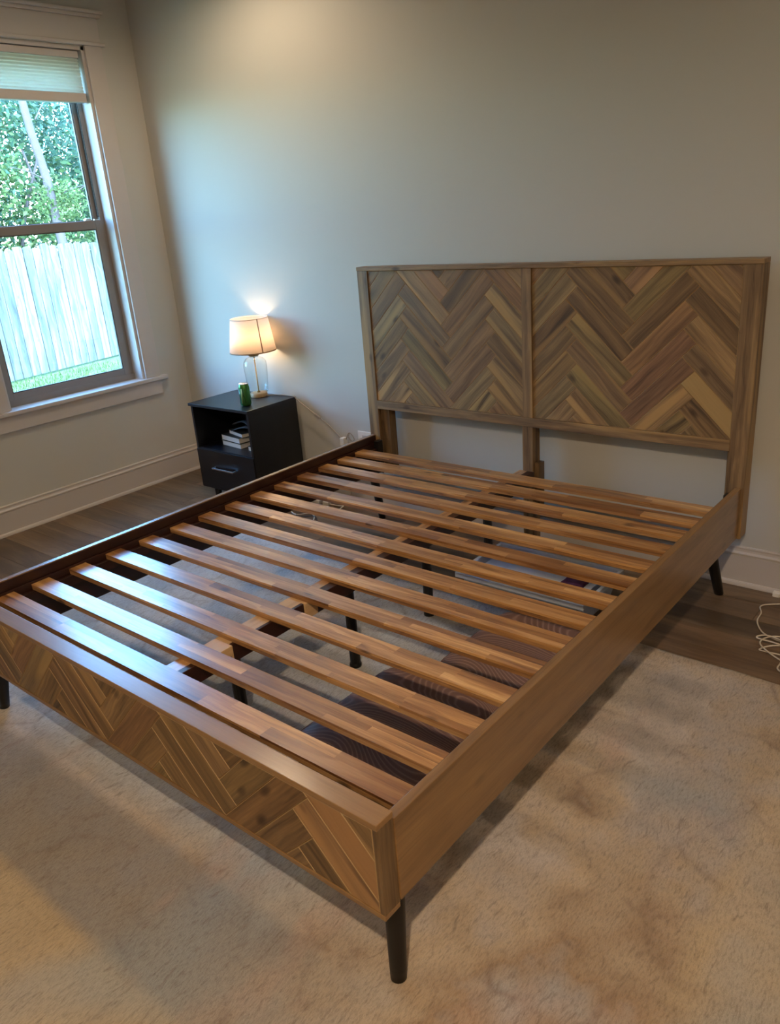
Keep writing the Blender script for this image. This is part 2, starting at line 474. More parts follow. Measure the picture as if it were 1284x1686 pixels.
fl = boxes('floor', [((XL - TH, YB, -0.1), (XR, 0, -0.012))], None, M['sub']); struct(fl, 'brown wood plank floor', 'floor')
PW, PL = 0.152, 1.22
rows = int(-YB / PW) + 1
for r in range(rows):
    y1 = -r * PW; y0 = max(YB, y1 - PW)
    x = XL - random.uniform(0.1, 1.1)
    while x < XR:
        a, b = max(x, XL), min(x + PL, XR)
        if b - a > 0.02:
            tn = random.uniform(0.72, 1.14)
            wr = random.uniform(-0.05, 0.05)
            board('plank', fl, (a + 0.0008, y0 + 0.0008, -0.012), (b - 0.0008, y1 - 0.0008, 0.0), 'x', M['floor'], 0, tn, (1 + wr, 1, 1 - wr))
        x += PL

def profile_run(name, prof, axis, a, b, mat, label, cat='baseboard'):
    """Extrude a (depth, height) profile along the wall: axis 'x' along the back wall, 'y' along the left wall."""
    bm = bmesh.new()
    A, B = [], []
    for d, z in prof:
        if axis == 'x':
            A.append(bm.verts.new((a, -d, z))); B.append(bm.verts.new((b, -d, z)))
        else:
            A.append(bm.verts.new((XL + d, a, z))); B.append(bm.verts.new((XL + d, b, z)))
    n = len(prof)
    for i in range(n):
        bm.faces.new((A[i], A[(i + 1) % n], B[(i + 1) % n], B[i]))
    bm.faces.new(A); bm.faces.new(list(reversed(B)))
    return struct(link(name, to_mesh(bm, name), None, mat), label, cat)
BP = [(0, 0), (0.030, 0), (0.030, 0.006), (0.027, 0.014), (0.021, 0.019), (0.016, 0.020), (0.016, 0.138), (0.013, 0.143), (0.020, 0.146),
      (0.020, 0.152), (0.013, 0.160), (0.011, 0.170), (0.013, 0.172), (0.013, 0.178), (0.008, 0.182), (0, 0.182)]
profile_run('baseboard_back', BP, 'x', XL, XR, M['trim'], 'tall white moulded baseboard along the headboard wall')
profile_run('baseboard_left', BP, 'y', YB, -0.0, M['trim'], 'tall white moulded baseboard under the window')

# ------------------------------------------------------------------ window
win = thing('window_1', (XL - 0.1, (WY0 + WY1) / 2, WZ0), 'double hung window with bronze sashes in the left wall', 'window'); win['kind'] = 'structure'
JX = XL - 0.155
boxes('jamb', [((JX, WY1 - 0.022, WZ0), (XL + 0.0, WY1, WZ1)), ((JX, WY0, WZ0), (XL + 0.0, WY0 + 0.022, WZ1)),
               ((JX, WY0, WZ1 - 0.02), (XL + 0.0, WY1, WZ1))], win, M['trim'])
y0, y1 = WY0 + 0.022, WY1 - 0.022
boxes('frame', [((XL - 0.155, y0, WZ0), (XL - 0.095, y0 + 0.03, WZ1 - 0.02)), ((XL - 0.155, y1 - 0.03, WZ0), (XL - 0.095, y1, WZ1 - 0.02)),
                ((XL - 0.155, y0, WZ0), (XL - 0.085, y1, WZ0 + 0.04)), ((XL - 0.155, y0, WZ1 - 0.05), (XL - 0.095, y1, WZ1 - 0.02))],
      win, M['bronze'], 0.002)
boxes('sash_track', [((XL - 0.118, y1 - 0.034, 1.76), (XL - 0.112, y1 - 0.028, WZ1 - 0.05)), ((XL - 0.104, y1 - 0.034, 1.76), (XL - 0.098, y1 - 0.028, WZ1 - 0.05)),
                     ((XL - 0.118, y0 + 0.028, 1.76), (XL - 0.112, y0 + 0.034, WZ1 - 0.05))], win, M['bronze_dark'])
def sash(name, x0, x1, za, zb, st, rb, rt):
    s = boxes(name, [((x0, y0 + 0.024, za), (x1, y0 + 0.024 + st, zb)), ((x0, y1 - 0.024 - st, za), (x1, y1 - 0.024, zb)),
                     ((x0, y0 + 0.024 + st, za), (x1, y1 - 0.024 - st, za + rb)), ((x0, y0 + 0.024 + st, zb - rt), (x1, y1 - 0.024 - st, zb))], win, M['bronze'], 0.003)
    xm = (x0 + x1) / 2
    boxes('pane', [((xm - 0.003, y0 + 0.024 + st - 0.004, za + rb - 0.004), (xm + 0.003, y1 - 0.024 - st + 0.004, zb - rt + 0.004))], s, M['pane'])
    boxes('glazing_bead', [((xm + 0.003, y0 + 0.024 + st, za + rb), (x1 - 0.004, y0 + 0.030 + st, zb - rt)), ((xm + 0.003, y1 - 0.030 - st, za + rb), (x1 - 0.004, y1 - 0.024 - st, zb - rt)),
                           ((xm + 0.003, y0 + 0.030 + st, za + rb), (x1 - 0.004, y1 - 0.030 - st, za + rb + 0.006)), ((xm + 0.003, y0 + 0.030 + st, zb - rt - 0.006), (x1 - 0.004, y1 - 0.030 - st, zb - rt))], s, M['bronze_dark'])
    return s
sash('upper_sash', XL - 0.150, XL - 0.122, 1.70, WZ1 - 0.05, 0.035, 0.04, 0.04)
ls = sash('lower_sash', XL - 0.118, XL - 0.086, WZ0 + 0.035, 1.742, 0.048, 0.045, 0.052)
boxes('sash_lock', [((XL - 0.112, -0.50, 1.742), (XL - 0.090, -0.455, 1.750)), ((XL - 0.106, -0.492, 1.750), (XL - 0.088, -0.462, 1.757))], ls, M['alu'], 0.002)
boxes('tilt_latch', [((XL - 0.108, -0.435, 1.742), (XL - 0.090, -0.405, 1.749))], ls, M['alu'], 0.002)
struct(boxes('trim_1', [((XL - 0.09, WY0 - 0.155, WZ0 - 0.024), (XL + 0.040, -0.187, WZ0 + 0.002))], None, M['trim'], 0.006), 'white window stool ledge under the sash', 'trim')
struct(boxes('trim_2', [((XL, WY0 - 0.108, WZ0 - 0.118), (XL + 0.019, -0.234, WZ0 - 0.024))], None, M['trim'], 0.003), 'white apron board beneath the window ledge', 'trim')
struct(boxes('trim_3', [((XL, WY1 - 0.004, WZ0 + 0.002), (XL + 0.018, -0.234, WZ1 + 0.004))], None, M['trim'], 0.002), 'white casing board right of the window', 'trim')
struct(boxes('trim_4', [((XL, WY0 - 0.108, WZ0 + 0.002), (XL + 0.018, WY0 + 0.004, WZ1 + 0.004))], None, M['trim'], 0.002), 'white casing board left of the window', 'trim')
struct(boxes('trim_5', [((XL, WY0 - 0.128, WZ1 + 0.004), (XL + 0.030, -0.212, WZ1 + 0.022)), ((XL, WY0 - 0.108, WZ1 + 0.022), (XL + 0.020, -0.234, WZ1 + 0.150)),
                        ((XL, WY0 - 0.122, WZ1 + 0.150), (XL + 0.036, -0.216, WZ1 + 0.168)), ((XL, WY0 - 0.135, WZ1 + 0.168), (XL + 0.052, -0.204, WZ1 + 0.186))], None, M['trim'], 0.004),
       'white head casing with small crown over the window', 'trim')
# cellular blind, partly lowered
bl = thing('window_blind', (XL - 0.03, (WY0 + WY1) / 2, 2.40), 'white pleated cellular blind lowered over the top of the window', 'blind')
by0, by1 = WY0 + 0.03, WY1 - 0.037
boxes('head_rail', [((XL - 0.062, by0, 2.632), (XL - 0.012, by1, 2.669))], bl, M['trim'], 0.005)
boxes('bottom_rail', [((XL - 0.060, by0 - 0.002, 2.398), (XL - 0.014, by1 + 0.004, 2.450))], bl, M['trim'], 0.006)
bm = bmesh.new()
NPL = 10
for side, sgn in ((XL - 0.022, 1), (XL - 0.052, -1)):
    prev = None
    for i in range(NPL * 2 + 1):
        z = 2.450 + (2.632 - 2.450) * i / (NPL * 2)
        xx = side + sgn * (0.006 if i % 2 else -0.004)
        a, b = bm.verts.new((xx, by0 + 0.004, z)), bm.verts.new((xx, by1 - 0.004, z))
        if prev: bm.faces.new((prev[0], prev[1], b, a))
        prev = (a, b)
link('pleated_fabric', to_mesh(bm, 'pleated_fabric'), bl, M['blind'])

# ------------------------------------------------------------------ yard beyond the window
GZ = -0.2
struct(boxes('ground', [((-40, -25, GZ - 0.2), (XL - TH, 30, GZ))], None, M['lawn']), 'lawn outside the window', 'ground')
bm = bmesh.new()
for i in range(9000):
    x = random.uniform(-8.2, -5.6); y = random.uniform(-1.5, 4.6)
    a = random.uniform(0, PI); h = random.uniform(0.03, 0.08); dx, dy = 0.006 * math.cos(a), 0.006 * math.sin(a)
    lx, ly = random.uniform(-0.03, 0.03), random.uniform(-0.03, 0.03)
    bm.faces.new((bm.verts.new((x - dx, y - dy, GZ)), bm.verts.new((x + dx, y + dy, GZ)), bm.verts.new((x + lx, y + ly, GZ + h))))
g = link('lawn_grass', to_mesh(bm, 'lawn_grass', flip=False), None, M['leaf_light']); tag(g, 'short sunlit grass in front of the wooden fence', 'grass', kind='stuff')

fence = thing('wooden_fence', (-8.34, 2.2, GZ), 'weathered pale wooden picket fence seen through the window', 'fence')
FT = 1.78
def picket_mesh(h, wd):
    bm = bmesh.new()   # local X up, dog-eared top
    e = 0.025
    poly = [(0, -wd / 2), (h - e, -wd / 2), (h, -wd / 2 + e), (h, wd / 2 - e), (h - e, wd / 2), (0, wd / 2)]
    prism(bm, poly, 0, 0.018, 0.002)
    return to_mesh(bm, 'picket')
pm = [picket_mesh(1.70 + 0.012 * k, 0.138) for k in range(5)]
for k in pm: k.materials.append(M['picket'])
UPX = Matrix(((0, 0, 1, 0), (0, 1, 0, 0), (1, 0, 0, 0), (0, 0, 0, 1)))
UPX = Matrix(((0, 0, 1, 0), (0, -1, 0, 0), (1, 0, 0, 0), (0, 0, 0, 1)))
fx = lambda y: -8.14 - (y - 1.55) * 0.20
for i in range(58):
    y = -2.2 + i * 0.1465
    o = link('picket', random.choice(pm), fence, None, Matrix.Translation((fx(y) + random.uniform(0, 0.006), y, GZ + 0.03)) @ Matrix.Rotation(math.radians(11.3), 4, 'Z') @ Matrix.Rotation(random.uniform(-0.006, 0.006), 4, 'X') @ UPX)
    tn = random.uniform(0.72, 1.15); o.color = (tn, tn * random.uniform(0.97, 1.02), tn * random.uniform(0.94, 1.05), 1)
for z in (0.25, 0.95, 1.5):
    bm = bmesh.new(); add_box(bm, (-4.4, -0.02, -0.045), (4.4, 0.02, 0.045))
    link('fence_rail', to_mesh(bm, 'fence_rail'), fence, M['picket'], Matrix.Translation((fx(2.05) - 0.03, 2.05, GZ + z)) @ Matrix.Rotation(math.radians(101.3), 4, 'Z'))

def foliage(n, c, rad, leaf, mat, parent):
    vs_, fs_ = [], []
    for i in range(n):
        while True:
            p = Vector((random.uniform(-1, 1), random.uniform(-1, 1), random.uniform(-1, 1)))
            if 0.25 < p.length < 1: break
        p = p * (0.75 + 0.25 * math.sin(7 * p.x + 3 * p.z) * math.sin(6 * p.y + 2.1 * p.z))
        q = Vector((c[0] + p.x * rad[0], c[1] + p.y * rad[1], c[2] + p.z * rad[2]))
        d = Vector((random.gauss(0, 1), random.gauss(0, 1), random.gauss(-0.3, 0.8))).normalized()
        s = d.cross(Vector((random.gauss(0, 1), random.gauss(0, 1), random.gauss(0, 1)))).normalized()
        L = leaf * random.uniform(0.6, 1.3)
        k = len(vs_)
        vs_ += [q - d * L * .5, q + s * L * .24, q + d * L * .5, q - s * L * .24]
        fs_.append((k, k + 1, k + 2, k + 3))
    me = bpy.data.meshes.new('foliage'); me.from_pydata([tuple(v) for v in vs_], [], fs_); me.update()
    o = link('foliage', me, parent, mat); o['kind'] = 'stuff'
    return o
TREES = [(-15.2, -0.4, 4.3, 1.95, 'leaf_mid', 'tall tree in the back row at the far left, beyond the window casing'),
         (-15.2, 3.6, 4.4, 1.95, 'leaf_cool', 'tall bluish green tree in the back row, left part of the upper pane'),
         (-15.2, 7.6, 4.4, 1.95, 'leaf_cool', 'tall bluish green tree in the back row, right part of the upper pane'),
         (-15.2, 11.6, 4.3, 1.95, 'leaf_light', 'tall light green tree in the back row at the far right')]
for i, (x, y, z, r, mt, lab) in enumerate(TREES):
    t = thing('leafy_tree', (x, y, GZ), lab, 'tree', 'trees behind the fence')
    tall = z > 4
    tube('trunk', [(x, y, GZ), (x + .1, y - .1, z * 0.4), (x, y + .1, z + r * 0.6)], lambda q: (0.15 if tall else 0.10) * (1 - 0.5 * q), t, M['bark'], 10, 5)
    foliage(15000 if not tall else 15000, (x, y, z), (r * 0.95, r, r * (1.1 if not tall else 1.75)), 0.095, M[mt], t)
    bm = bmesh.new()
    for k in range(7):
        a = random.uniform(0, 2 * PI); b0 = Vector((x, y, z - r * 0.5 + k * 0.22))
        e = b0 + Vector((math.cos(a) * r * .6, math.sin(a) * r * .7, random.uniform(0.3, 0.9)))
        tube_bm(bm, smooth_path([b0, (b0 + e) / 2 + Vector((0, 0, 0.15)), e], 4), lambda q: 0.03 * (1 - 0.8 * q), 6)
    link('branches', to_mesh(bm, 'branches', True), t, M['bark'])
t = thing('pine_tree', (-9.4, 3.5, GZ), 'slender pinkish barked tree trunk standing just behind the fence', 'tree')
tube('trunk', [(-9.4, 3.62, GZ), (-9.4, 3.52, 1.6), (-9.4, 3.48, 2.5), (-9.4, 3.40, 3.1), (-9.42, 3.36, 3.7), (-9.45, 3.30, 4.6)], lambda q: 0.075 * (1 - 0.35 * q), t, M['bark'], 12, 6)
bm = bmesh.new()
for (z, dy, dz) in ((2.2, 0.7, 0.2), (2.45, -0.6, 0.2), (3.3, 0.5, 0.5), (1.9, 0.75, 0.55)):
    tube_bm(bm, smooth_path([(-9.4, 3.5, z), (-9.35, 3.5 + dy * .5, z + dz * .65), (-9.3, 3.5 + dy, z + dz)], 5), lambda q: 0.013 * (1 - 0.7 * q), 6)
link('branches', to_mesh(bm, 'branches', True), t, M['bark'])
foliage(1600, (-9.4, 3.65, 2.15), (0.26, 0.55, 0.42), 0.06, M['leaf_light'], t)
foliage(900, (-9.4, 3.3, 4.7), (0.3, 0.6, 0.4), 0.06, M['leaf_mid'], t)
hd = thing('shrub_thicket', (-11.2, 4.0, GZ), 'dense green thicket of shrubs filling the view above the fence', 'shrubs')
for mt, ph in (('leaf_light', 0.0), ('leaf_mid', 2.1), ('leaf_cool', 4.2)):
    vs_, fs_ = [], []
    while len(fs_) < 19000:
        x, y, z = random.uniform(-12.4, -10.1), random.uniform(-1.5, 9.0), random.uniform(0.2, 4.6)
        if z > 3.7 + 0.5 * math.sin(y * 1.9) + 0.3 * math.sin(y * 4.3 + 1): continue
        if x > -10.7 + 0.35 * math.sin(2.2 * y + 2.6 * z) + 0.25 * math.sin(5.1 * y - 3.7 * z): continue
        if math.cos(1.3 * y + 0.9 * z + 0.6 * math.sin(2.3 * z) - ph) + random.gauss(0, 0.5) < 0.1: continue
        d = Vector((random.gauss(0, 1), random.gauss(0, 1), random.gauss(-0.3, 0.8))).normalized()
        q = d.cross(Vector((random.gauss(0, 1), random.gauss(0, 1), random.gauss(0, 1)))).normalized()
        L = 0.12 * random.uniform(0.6, 1.3); p = Vector((x, y, z)); k = len(vs_)
        vs_ += [p - d * L * .5, p + q * L * .24, p + d * L * .5, p - q * L * .24]
        fs_.append((k, k + 1, k + 2, k + 3))
    me = bpy.data.meshes.new('foliage'); me.from_pydata([tuple(v) for v in vs_], [], fs_); me.update()
    o = link('foliage', me, hd, M[mt]); o['kind'] = 'stuff'
bm = bmesh.new()
for k in range(16):
    y = -1.2 + k * 0.66
    tube_bm(bm, smooth_path([(-11.4, y, GZ), (-11.3, y + random.uniform(-.3, .3), 1.4), (-11.2, y + random.uniform(-.6, .6), 3.1)], 5), lambda q: 0.05 * (1 - 0.6 * q), 7)
st_ = link('stems', to_mesh(bm, 'stems', True), hd, M['bark']); st_['kind'] = 'stuff'

# ------------------------------------------------------------------ rug
RX0, RX1, RY0, RY1, RZ = -0.53, 3.15, -3.495, -0.725, 0.012
bm = bmesh.new()
nx, ny = 230, 176
def rug_edge(v): return 0.004 * math.sin(v * 7.1) + 0.003 * math.sin(v * 17.3 + 1)
top = []
for j in range(ny + 1):
    row = []
    for i in range(nx + 1):
        u, v = i / nx, j / ny
        x = RX0 + (RX1 - RX0) * u; y = RY0 + (RY1 - RY0) * v
        if i in (0, nx): x += rug_edge(y)
        if j in (0, ny): y += rug_edge(x)
        edge = min(i, nx - i, j, ny - j)
        z = RZ - (0.005 if edge == 0 else 0) + (random.uniform(-0.0011, 0.0011) if edge else 0)
        row.append(bm.verts.new((x - (RX0 + RX1) / 2, y - (RY0 + RY1) / 2, z)))
    top.append(row)
for j in range(ny):
    for i in range(nx):
        bm.faces.new((top[j][i], top[j][i + 1], top[j + 1][i + 1], top[j + 1][i]))
per = [top[0][i] for i in range(nx + 1)] + [top[j][nx] for j in range(1, ny + 1)] + [top[ny][i] for i in range(nx - 1, -1, -1)] + [top[j][0] for j in range(ny - 1, 0, -1)]
low = [bm.verts.new((v.co.x, v.co.y, 0.0005)) for v in per]
for i in range(len(per)):
    j = (i + 1) % len(per); bm.faces.new((per[j], per[i], low[i], low[j]))
bm.faces.new(low)
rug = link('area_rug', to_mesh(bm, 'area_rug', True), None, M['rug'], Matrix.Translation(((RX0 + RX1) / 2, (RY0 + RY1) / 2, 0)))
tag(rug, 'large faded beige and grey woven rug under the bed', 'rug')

# ------------------------------------------------------------------ bed
bed = thing('bed_frame', (1.02, -1.25, 0), 'brown wooden bed frame with herringbone headboard, bare slats and black legs', 'bed')
HF, HB = -0.121, -0.044            # headboard front and back faces
HT = 1.396
TZ, BZ = 0.4885, 0.2644            # side rail top and bottom
BW = 2.03
hbk = board('headboard', bed, (0.05, HF + 0.024, 0.655), (1.98, HB - 0.012, 1.365), 'x', M['bed'], 0.001, 0.8)
board('top_rail', hbk, (0.0, HF - 0.003, 1.377), (BW, HB, HT), 'x', M['bed'], 0.002, 0.98)
board('post', hbk, (0.0, HF, 0.262), (0.070, HB, 1.377), 'z', M['bed'], 0.002, 0.95)
board('post', hbk, (BW - 0.072, HF, 0.262), (BW - 0.0, HB, 1.377), 'z', M['bed'], 0.002, 0.92)
board('post', hbk, (0.993, HF, 0.686), (1.045, HB, 1.377), 'z', M['bed'], 0.002, 0.95)
board('bottom_rail', hbk, (0.070, HF - 0.001, 0.640), (BW - 0.072, HB, 0.686), 'x', M['bed'], 0.002, 0.95)
board('center_support', hbk, (0.985, HF + 0.004, 0.014), (1.042, HB - 0.004, 0.640), 'z', M['bed'], 0.002, 0.88)
board('support_brace', hbk, (1.042, HF + 0.02, 0.20), (1.068, HB - 0.006, 0.455), 'z', M['bed'], 0.002, 0.7)
board('inner_post', hbk, (0.070, HF + 0.022, 0.262), (0.130, HB, 0.640), 'z', M['bed'], 0.002, 0.72)
board('inner_post', hbk, (BW - 0.085, HF + 0.022, 0.262), (BW - 0.072, HB, 0.640), 'z', M['bed'], 0.002, 0.62)

def tint_plank():
    r = random.random()
    if r < 0.22: return (0.74, 0.72, 0.68)
    if r < 0.62: return tuple(random.uniform(0.86, 1.0) * k for k in (1, 0.985, 0.94))
    if r < 0.84: return tuple(random.uniform(1.02, 1.16) * k for k in (1, 1.0, 0.98))
    return (1.20, 1.19, 1.12)
def herringbone(parent, x0, x1, z0, z1, ox, oz, L, W, yface, depth, mat):
    """Interlocking planks at 45 degrees, each clipped to the panel and built as its own bevelled board."""
    R45 = lambda p: ((p[0] - p[1]) / S2, (p[0] + p[1]) / S2)
    gap = 0.0003
    for m in range(-8, 9):
        for k in range(-24, 25):
            hx, hy = k * W + m * L, k * W - m * L
            for kind, (ax, ay, bx, by) in enumerate(((hx, hy, hx + L, hy + W), (hx + L, hy + W - L, hx + L + W, hy + W))):
                poly = [R45(p) for p in ((ax + gap, ay + gap), (bx - gap, ay + gap), (bx - gap, by - gap), (ax + gap, by - gap))]
                poly = [(x + ox, z + oz) for x, z in poly]
                for nx_, ny_, c in ((1, 0, x0), (-1, 0, -x1), (0, 1, z0), (0, -1, -z1)):
                    if poly: poly = clip(poly, nx_, ny_, c)
                if len(poly) < 3 or area(poly) < 6e-5: continue
                cx, cz = sum(p[0] for p in poly) / len(poly), sum(p[1] for p in poly) / len(poly)
                th = PI / 4 if kind == 0 else -PI / 4
                ct, s_ = math.cos(th), math.sin(th)
                loc = [((x - cx) * ct + (z - cz) * s_, -(x - cx) * s_ + (z - cz) * ct) for x, z in poly]
                bm = bmesh.new()
                prism(bm, loc, 0, depth, 0.0020, 1)
                # local x along the plank, local y up its width, local z towards the room (-y)
                B = Matrix(((ct, -s_, 0, cx), (0, 0, -1, yface), (s_, ct, 0, cz), (0, 0, 0, 1)))
                o = link('plank', to_mesh(bm, 'plank'), parent, [mat, M['joint']], B)
                o.color = (*tint_plank(), 1)
herringbone(hbk, 0.071, 0.992, 0.687, 1.376, 0.058, 0.601, 0.372, 0.0796, HF + 0.024, 0.019, M['bed'])
herringbone(hbk, 1.046, 1.957, 0.687, 1.376, 1.008, 0.585, 0.372, 0.0796, HF + 0.024, 0.019, M['bed'])

# side rails: pale outside, dark stain inside
def rail(xo, xi, tint):
    r = board('side_rail', bed, (min(xo, xi), -2.404, BZ), (max(xo, xi), HF - 0.001, TZ), 'y', M['rail'], 0.002, tint)
    s = 1 if xi > xo else -1
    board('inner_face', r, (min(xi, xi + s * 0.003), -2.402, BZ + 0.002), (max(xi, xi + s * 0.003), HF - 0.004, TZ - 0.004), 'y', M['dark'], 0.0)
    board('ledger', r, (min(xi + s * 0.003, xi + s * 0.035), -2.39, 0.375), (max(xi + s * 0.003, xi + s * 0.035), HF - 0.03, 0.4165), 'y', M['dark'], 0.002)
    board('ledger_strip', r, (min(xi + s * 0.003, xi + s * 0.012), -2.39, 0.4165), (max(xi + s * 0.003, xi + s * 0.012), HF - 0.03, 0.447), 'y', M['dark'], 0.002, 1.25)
    return r
rr = rail(2.018, 1.992, 1.0)
rl = rail(0.012, 0.036, 0.95)
for s_, x_ in ((1, 1.974), (-1, 0.072)):
    boxes('corner_bracket', [((x_ - (0.014 if s_ > 0 else 0.02), HF - 0.04, 0.30), (x_ + 0.014, HF - 0.002, 0.462))], bed, M['blackleg'], 0.003)

# footboard
fb = board('footboard', bed, (0.016, -2.437, 0.258), (2.0, -2.404, 0.490), 'x', M['dark'], 0.001)
board('cap', fb, (0.016, -2.456, 0.490), (2.014, -2.402, 0.5055), 'x', M['rail'], 0.002, 1.08)
board('base_strip', fb, (0.016, -2.456, 0.244), (2.014, -2.404, 0.258), 'x', M['rail'], 0.002, 0.95)
board('end_panel', fb, (2.000, -2.455, 0.258), (2.014, -2.403, 0.490), 'z', M['bed'], 0.002, 0.95)
board('end_panel', fb, (0.016, -2.455, 0.258), (0.030, -2.437, 0.490), 'z', M['bed'], 0.002, 0.95)
herringbone(fb, 0.031, 1.999, 0.259, 0.489, 0.446, -0.02, 0.386, 0.0796, -2.437, 0.0175, M['bed'])

# slats with their glued staves
NS = 14
SY = [-2.293, -2.152, -1.995, -1.832, -1.672, -1.512, -1.358, -1.203, -1.046, -0.890, -0.730, -0.574, -0.428, -0.285]
SW, SZ0, SZ1 = 0.072, 0.4165, 0.4385
SX0, SX1 = 0.050, 1.978
for i, y in enumerate(SY):
    s = board('slat', bed, (SX0, y - SW / 2, SZ0), (SX1, y + SW / 2, SZ1 - 0.008), 'x', M['slat'], 0.001, 0.9)
    split = random.uniform(0.45, 0.6)
    lanes = [(0, split), (split, 1.0)] if random.random() < 0.75 else [(0, .34), (.34, .67), (.67, 1)]
    for a, b in lanes:
        x = SX0
        while x < SX1 - 1e-4:
            L = random.uniform(0.22, 0.52)
            x2 = x + L if SX1 - (x + L) > 0.16 else SX1
            q = random.random()
            tc = (0.64, 0.54, 0.46) if q < 0.18 else ((0.90, 0.84, 0.77) if q < 0.42 else ((1.06, 1.05, 1.03) if q < 0.76 else (1.24, 1.27, 1.27)))
            k = random.uniform(0.95, 1.05)
            board('stave', s, (x, y - SW / 2 + a * SW, SZ1 - 0.008), (x2, y - SW / 2 + b * SW, SZ1), 'x', M['slat'], 0, k, tc)
            x = x2

# centre beam and supports
bmz = (0.352, 0.4162)
cb = board('center_beam', bed, (0.972, -2.400, bmz[0]), (1.052, -2.10, bmz[1]), 'y', M['dark'], 0.002, 1.2)
board('beam_top', cb, (0.973, -2.398, bmz[1] - 0.0005), (1.030, -2.10, bmz[1] + 0.0004), 'y', M['slat'], 0.0)
board('beam_section', cb, (0.972, -1.66, bmz[0]), (1.052, HF - 0.003, bmz[1]), 'y', M['dark'], 0.002, 1.2)
board('beam_top', cb, (0.973, -1.66, bmz[1] - 0.0005), (1.016, HF - 0.005, bmz[1] + 0.0003), 'y', M['slat'], 0.0, 0.9)
board('beam_section', cb, (0.972, -2.10, bmz[0] + 0.004), (1.058, -2.045, bmz[1] + 0.0002), 'y', M['pine'], 0.002)
board('beam_section', cb, (0.972, -2.045, bmz[0]), (1.052, -1.72, bmz[1]), 'y', M['dark'], 0.002, 1.2)
board('beam_top', cb, (0.973, -2.045, bmz[1] - 0.0005), (1.040, -1.72, bmz[1] + 0.0004), 'y', M['pine'], 0.0, 0.95)
board('beam_section', cb, (0.972, -1.72, bmz[0] + 0.004), (1.058, -1.66, bmz[1] + 0.0002), 'y', M['pine'], 0.002)
bm = bmesh.new()
for yy in (-2.085, -2.060):
    add_box(bm, (1.0575, yy - 0.004, 0.375), (1.060, yy + 0.004, 0.383), 0.001)
link('screw', to_mesh(bm, 'screw'), cb, M['blackleg'])
for y in (-2.015, -1.455, -0.97, -0.49):
    l = tube('support_leg', [(1.012, y, bmz[0] + 0.001), (1.012, y, 0.030)], 0.021, cb, M['blackleg'], 12, 1, False)
    lathe('foot_pad', [(0, 0), (0.024, 0), (0.024, 0.010), (0.015, 0.018), (0.015, 0.032), (0, 0.032)], l, M['blackleg'],
          Matrix.Translation((1.012, y, RZ + 0.001 if y < RY1 else 0.0005)), 16)
# corner legs, splayed outwards
def bed_leg(tx, ty, bx, by, zt, zb):
    cone_leg('leg', (tx, ty, zt), (bx, by, zb), 0.027, 0.019, bed, M['blackleg'])
bed_leg(1.968, -2.372, 1.990, -2.408, 0.258, RZ + 0.001)
bed_leg(0.075, -2.372, 0.055, -2.405, 0.258, RZ + 0.001)
bed_leg(1.935, -0.235, 1.970, -0.142, 0.300, 0.001)
bed_leg(0.095, -0.235, 0.070, -0.160, 0.300, 0.001)
for (x, y, z) in ((1.965, -2.372, 0.258), (0.078, -2.372, 0.258)):
    boxes('leg_plate', [((x - 0.05, y - 0.03, z), (x + 0.02, y + 0.09, z + 0.05))], bed, M['dark'], 0.002)
for (x, y, z) in ((1.945, -0.235, 0.300), (0.085, -0.235, 0.300)):
    boxes('leg_plate', [((x - 0.05, y - 0.06, z), (x + 0.04, y + 0.06, z + 0.04))], bed, M['dark'], 0.002)

# ------------------------------------------------------------------ nightstand
NX0, NX1, NYF, NYB, NT_ = -1.238, -0.672, -0.437, -0.034, 0.626
ns = thing('nightstand', ((NX0 + NX1) / 2, (NYF + NYB) / 2, 0), 'black wooden nightstand with open shelf and one drawer beside the bed', 'nightstand')
NBZ = 0.074
board('top', ns, (NX0, NYF, NT_ - 0.018), (NX1, NYB, NT_), 'x', M['night'], 0.002, 1.0)
bx0, bx1, byf = NX0 + 0.014, NX1 - 0.006, NYF + 0.008
board('side_panel', ns, (bx0, byf, NBZ), (bx0 + 0.018, NYB + 0.002, NT_ - 0.018), 'z', M['night'], 0.0015)
board('side_panel', ns, (bx1 - 0.018, byf, NBZ), (bx1, NYB + 0.002, NT_ - 0.018), 'z', M['night'], 0.0015)
board('back_panel', ns, (bx0 + 0.018, NYB - 0.008, NBZ), (bx1 - 0.018, NYB, NT_ - 0.018), 'x', M['night'], 0.001)
board('bottom_panel', ns, (bx0 + 0.018, byf, NBZ), (bx1 - 0.018, NYB - 0.008, NBZ + 0.016), 'x', M['night'], 0.001)
board('shelf', ns, (bx0 + 0.018, byf + 0.002, 0.325), (bx1 - 0.018, NYB - 0.008, 0.341), 'x', M['night'], 0.002, 1.15)
dr = board('drawer', ns, (bx0 + 0.002, byf - 0.006, NBZ + 0.004), (bx1 - 0.002, byf - 0.0005, 0.334), 'x', M['night'], 0.002)
board('drawer_box', dr, (bx0 + 0.024, byf + 0.001, NBZ + 0.02), (bx1 - 0.024, NYB - 0.02, 0.30), 'x', M['night'], 0.001)
boxes('handle', [((-1.063, byf - 0.034, 0.2205), (-0.860, byf - 0.025, 0.2295)), ((-1.063, byf - 0.026, 0.2205), (-1.054, byf - 0.005, 0.2295)), ((-0.869, byf - 0.026, 0.2205), (-0.860, byf - 0.005, 0.2295))],
      dr, M['steel'], 0.0015)
for x, y in ((bx0 + 0.10, byf + 0.035), (bx1 - 0.10, byf + 0.035), (bx0 + 0.10, NYB - 0.045), (bx1 - 0.10, NYB - 0.045)):
    cone_leg('leg', (x, y, NBZ + 0.001), (x, y, 0.001), 0.024, 0.019, ns, M['night'])

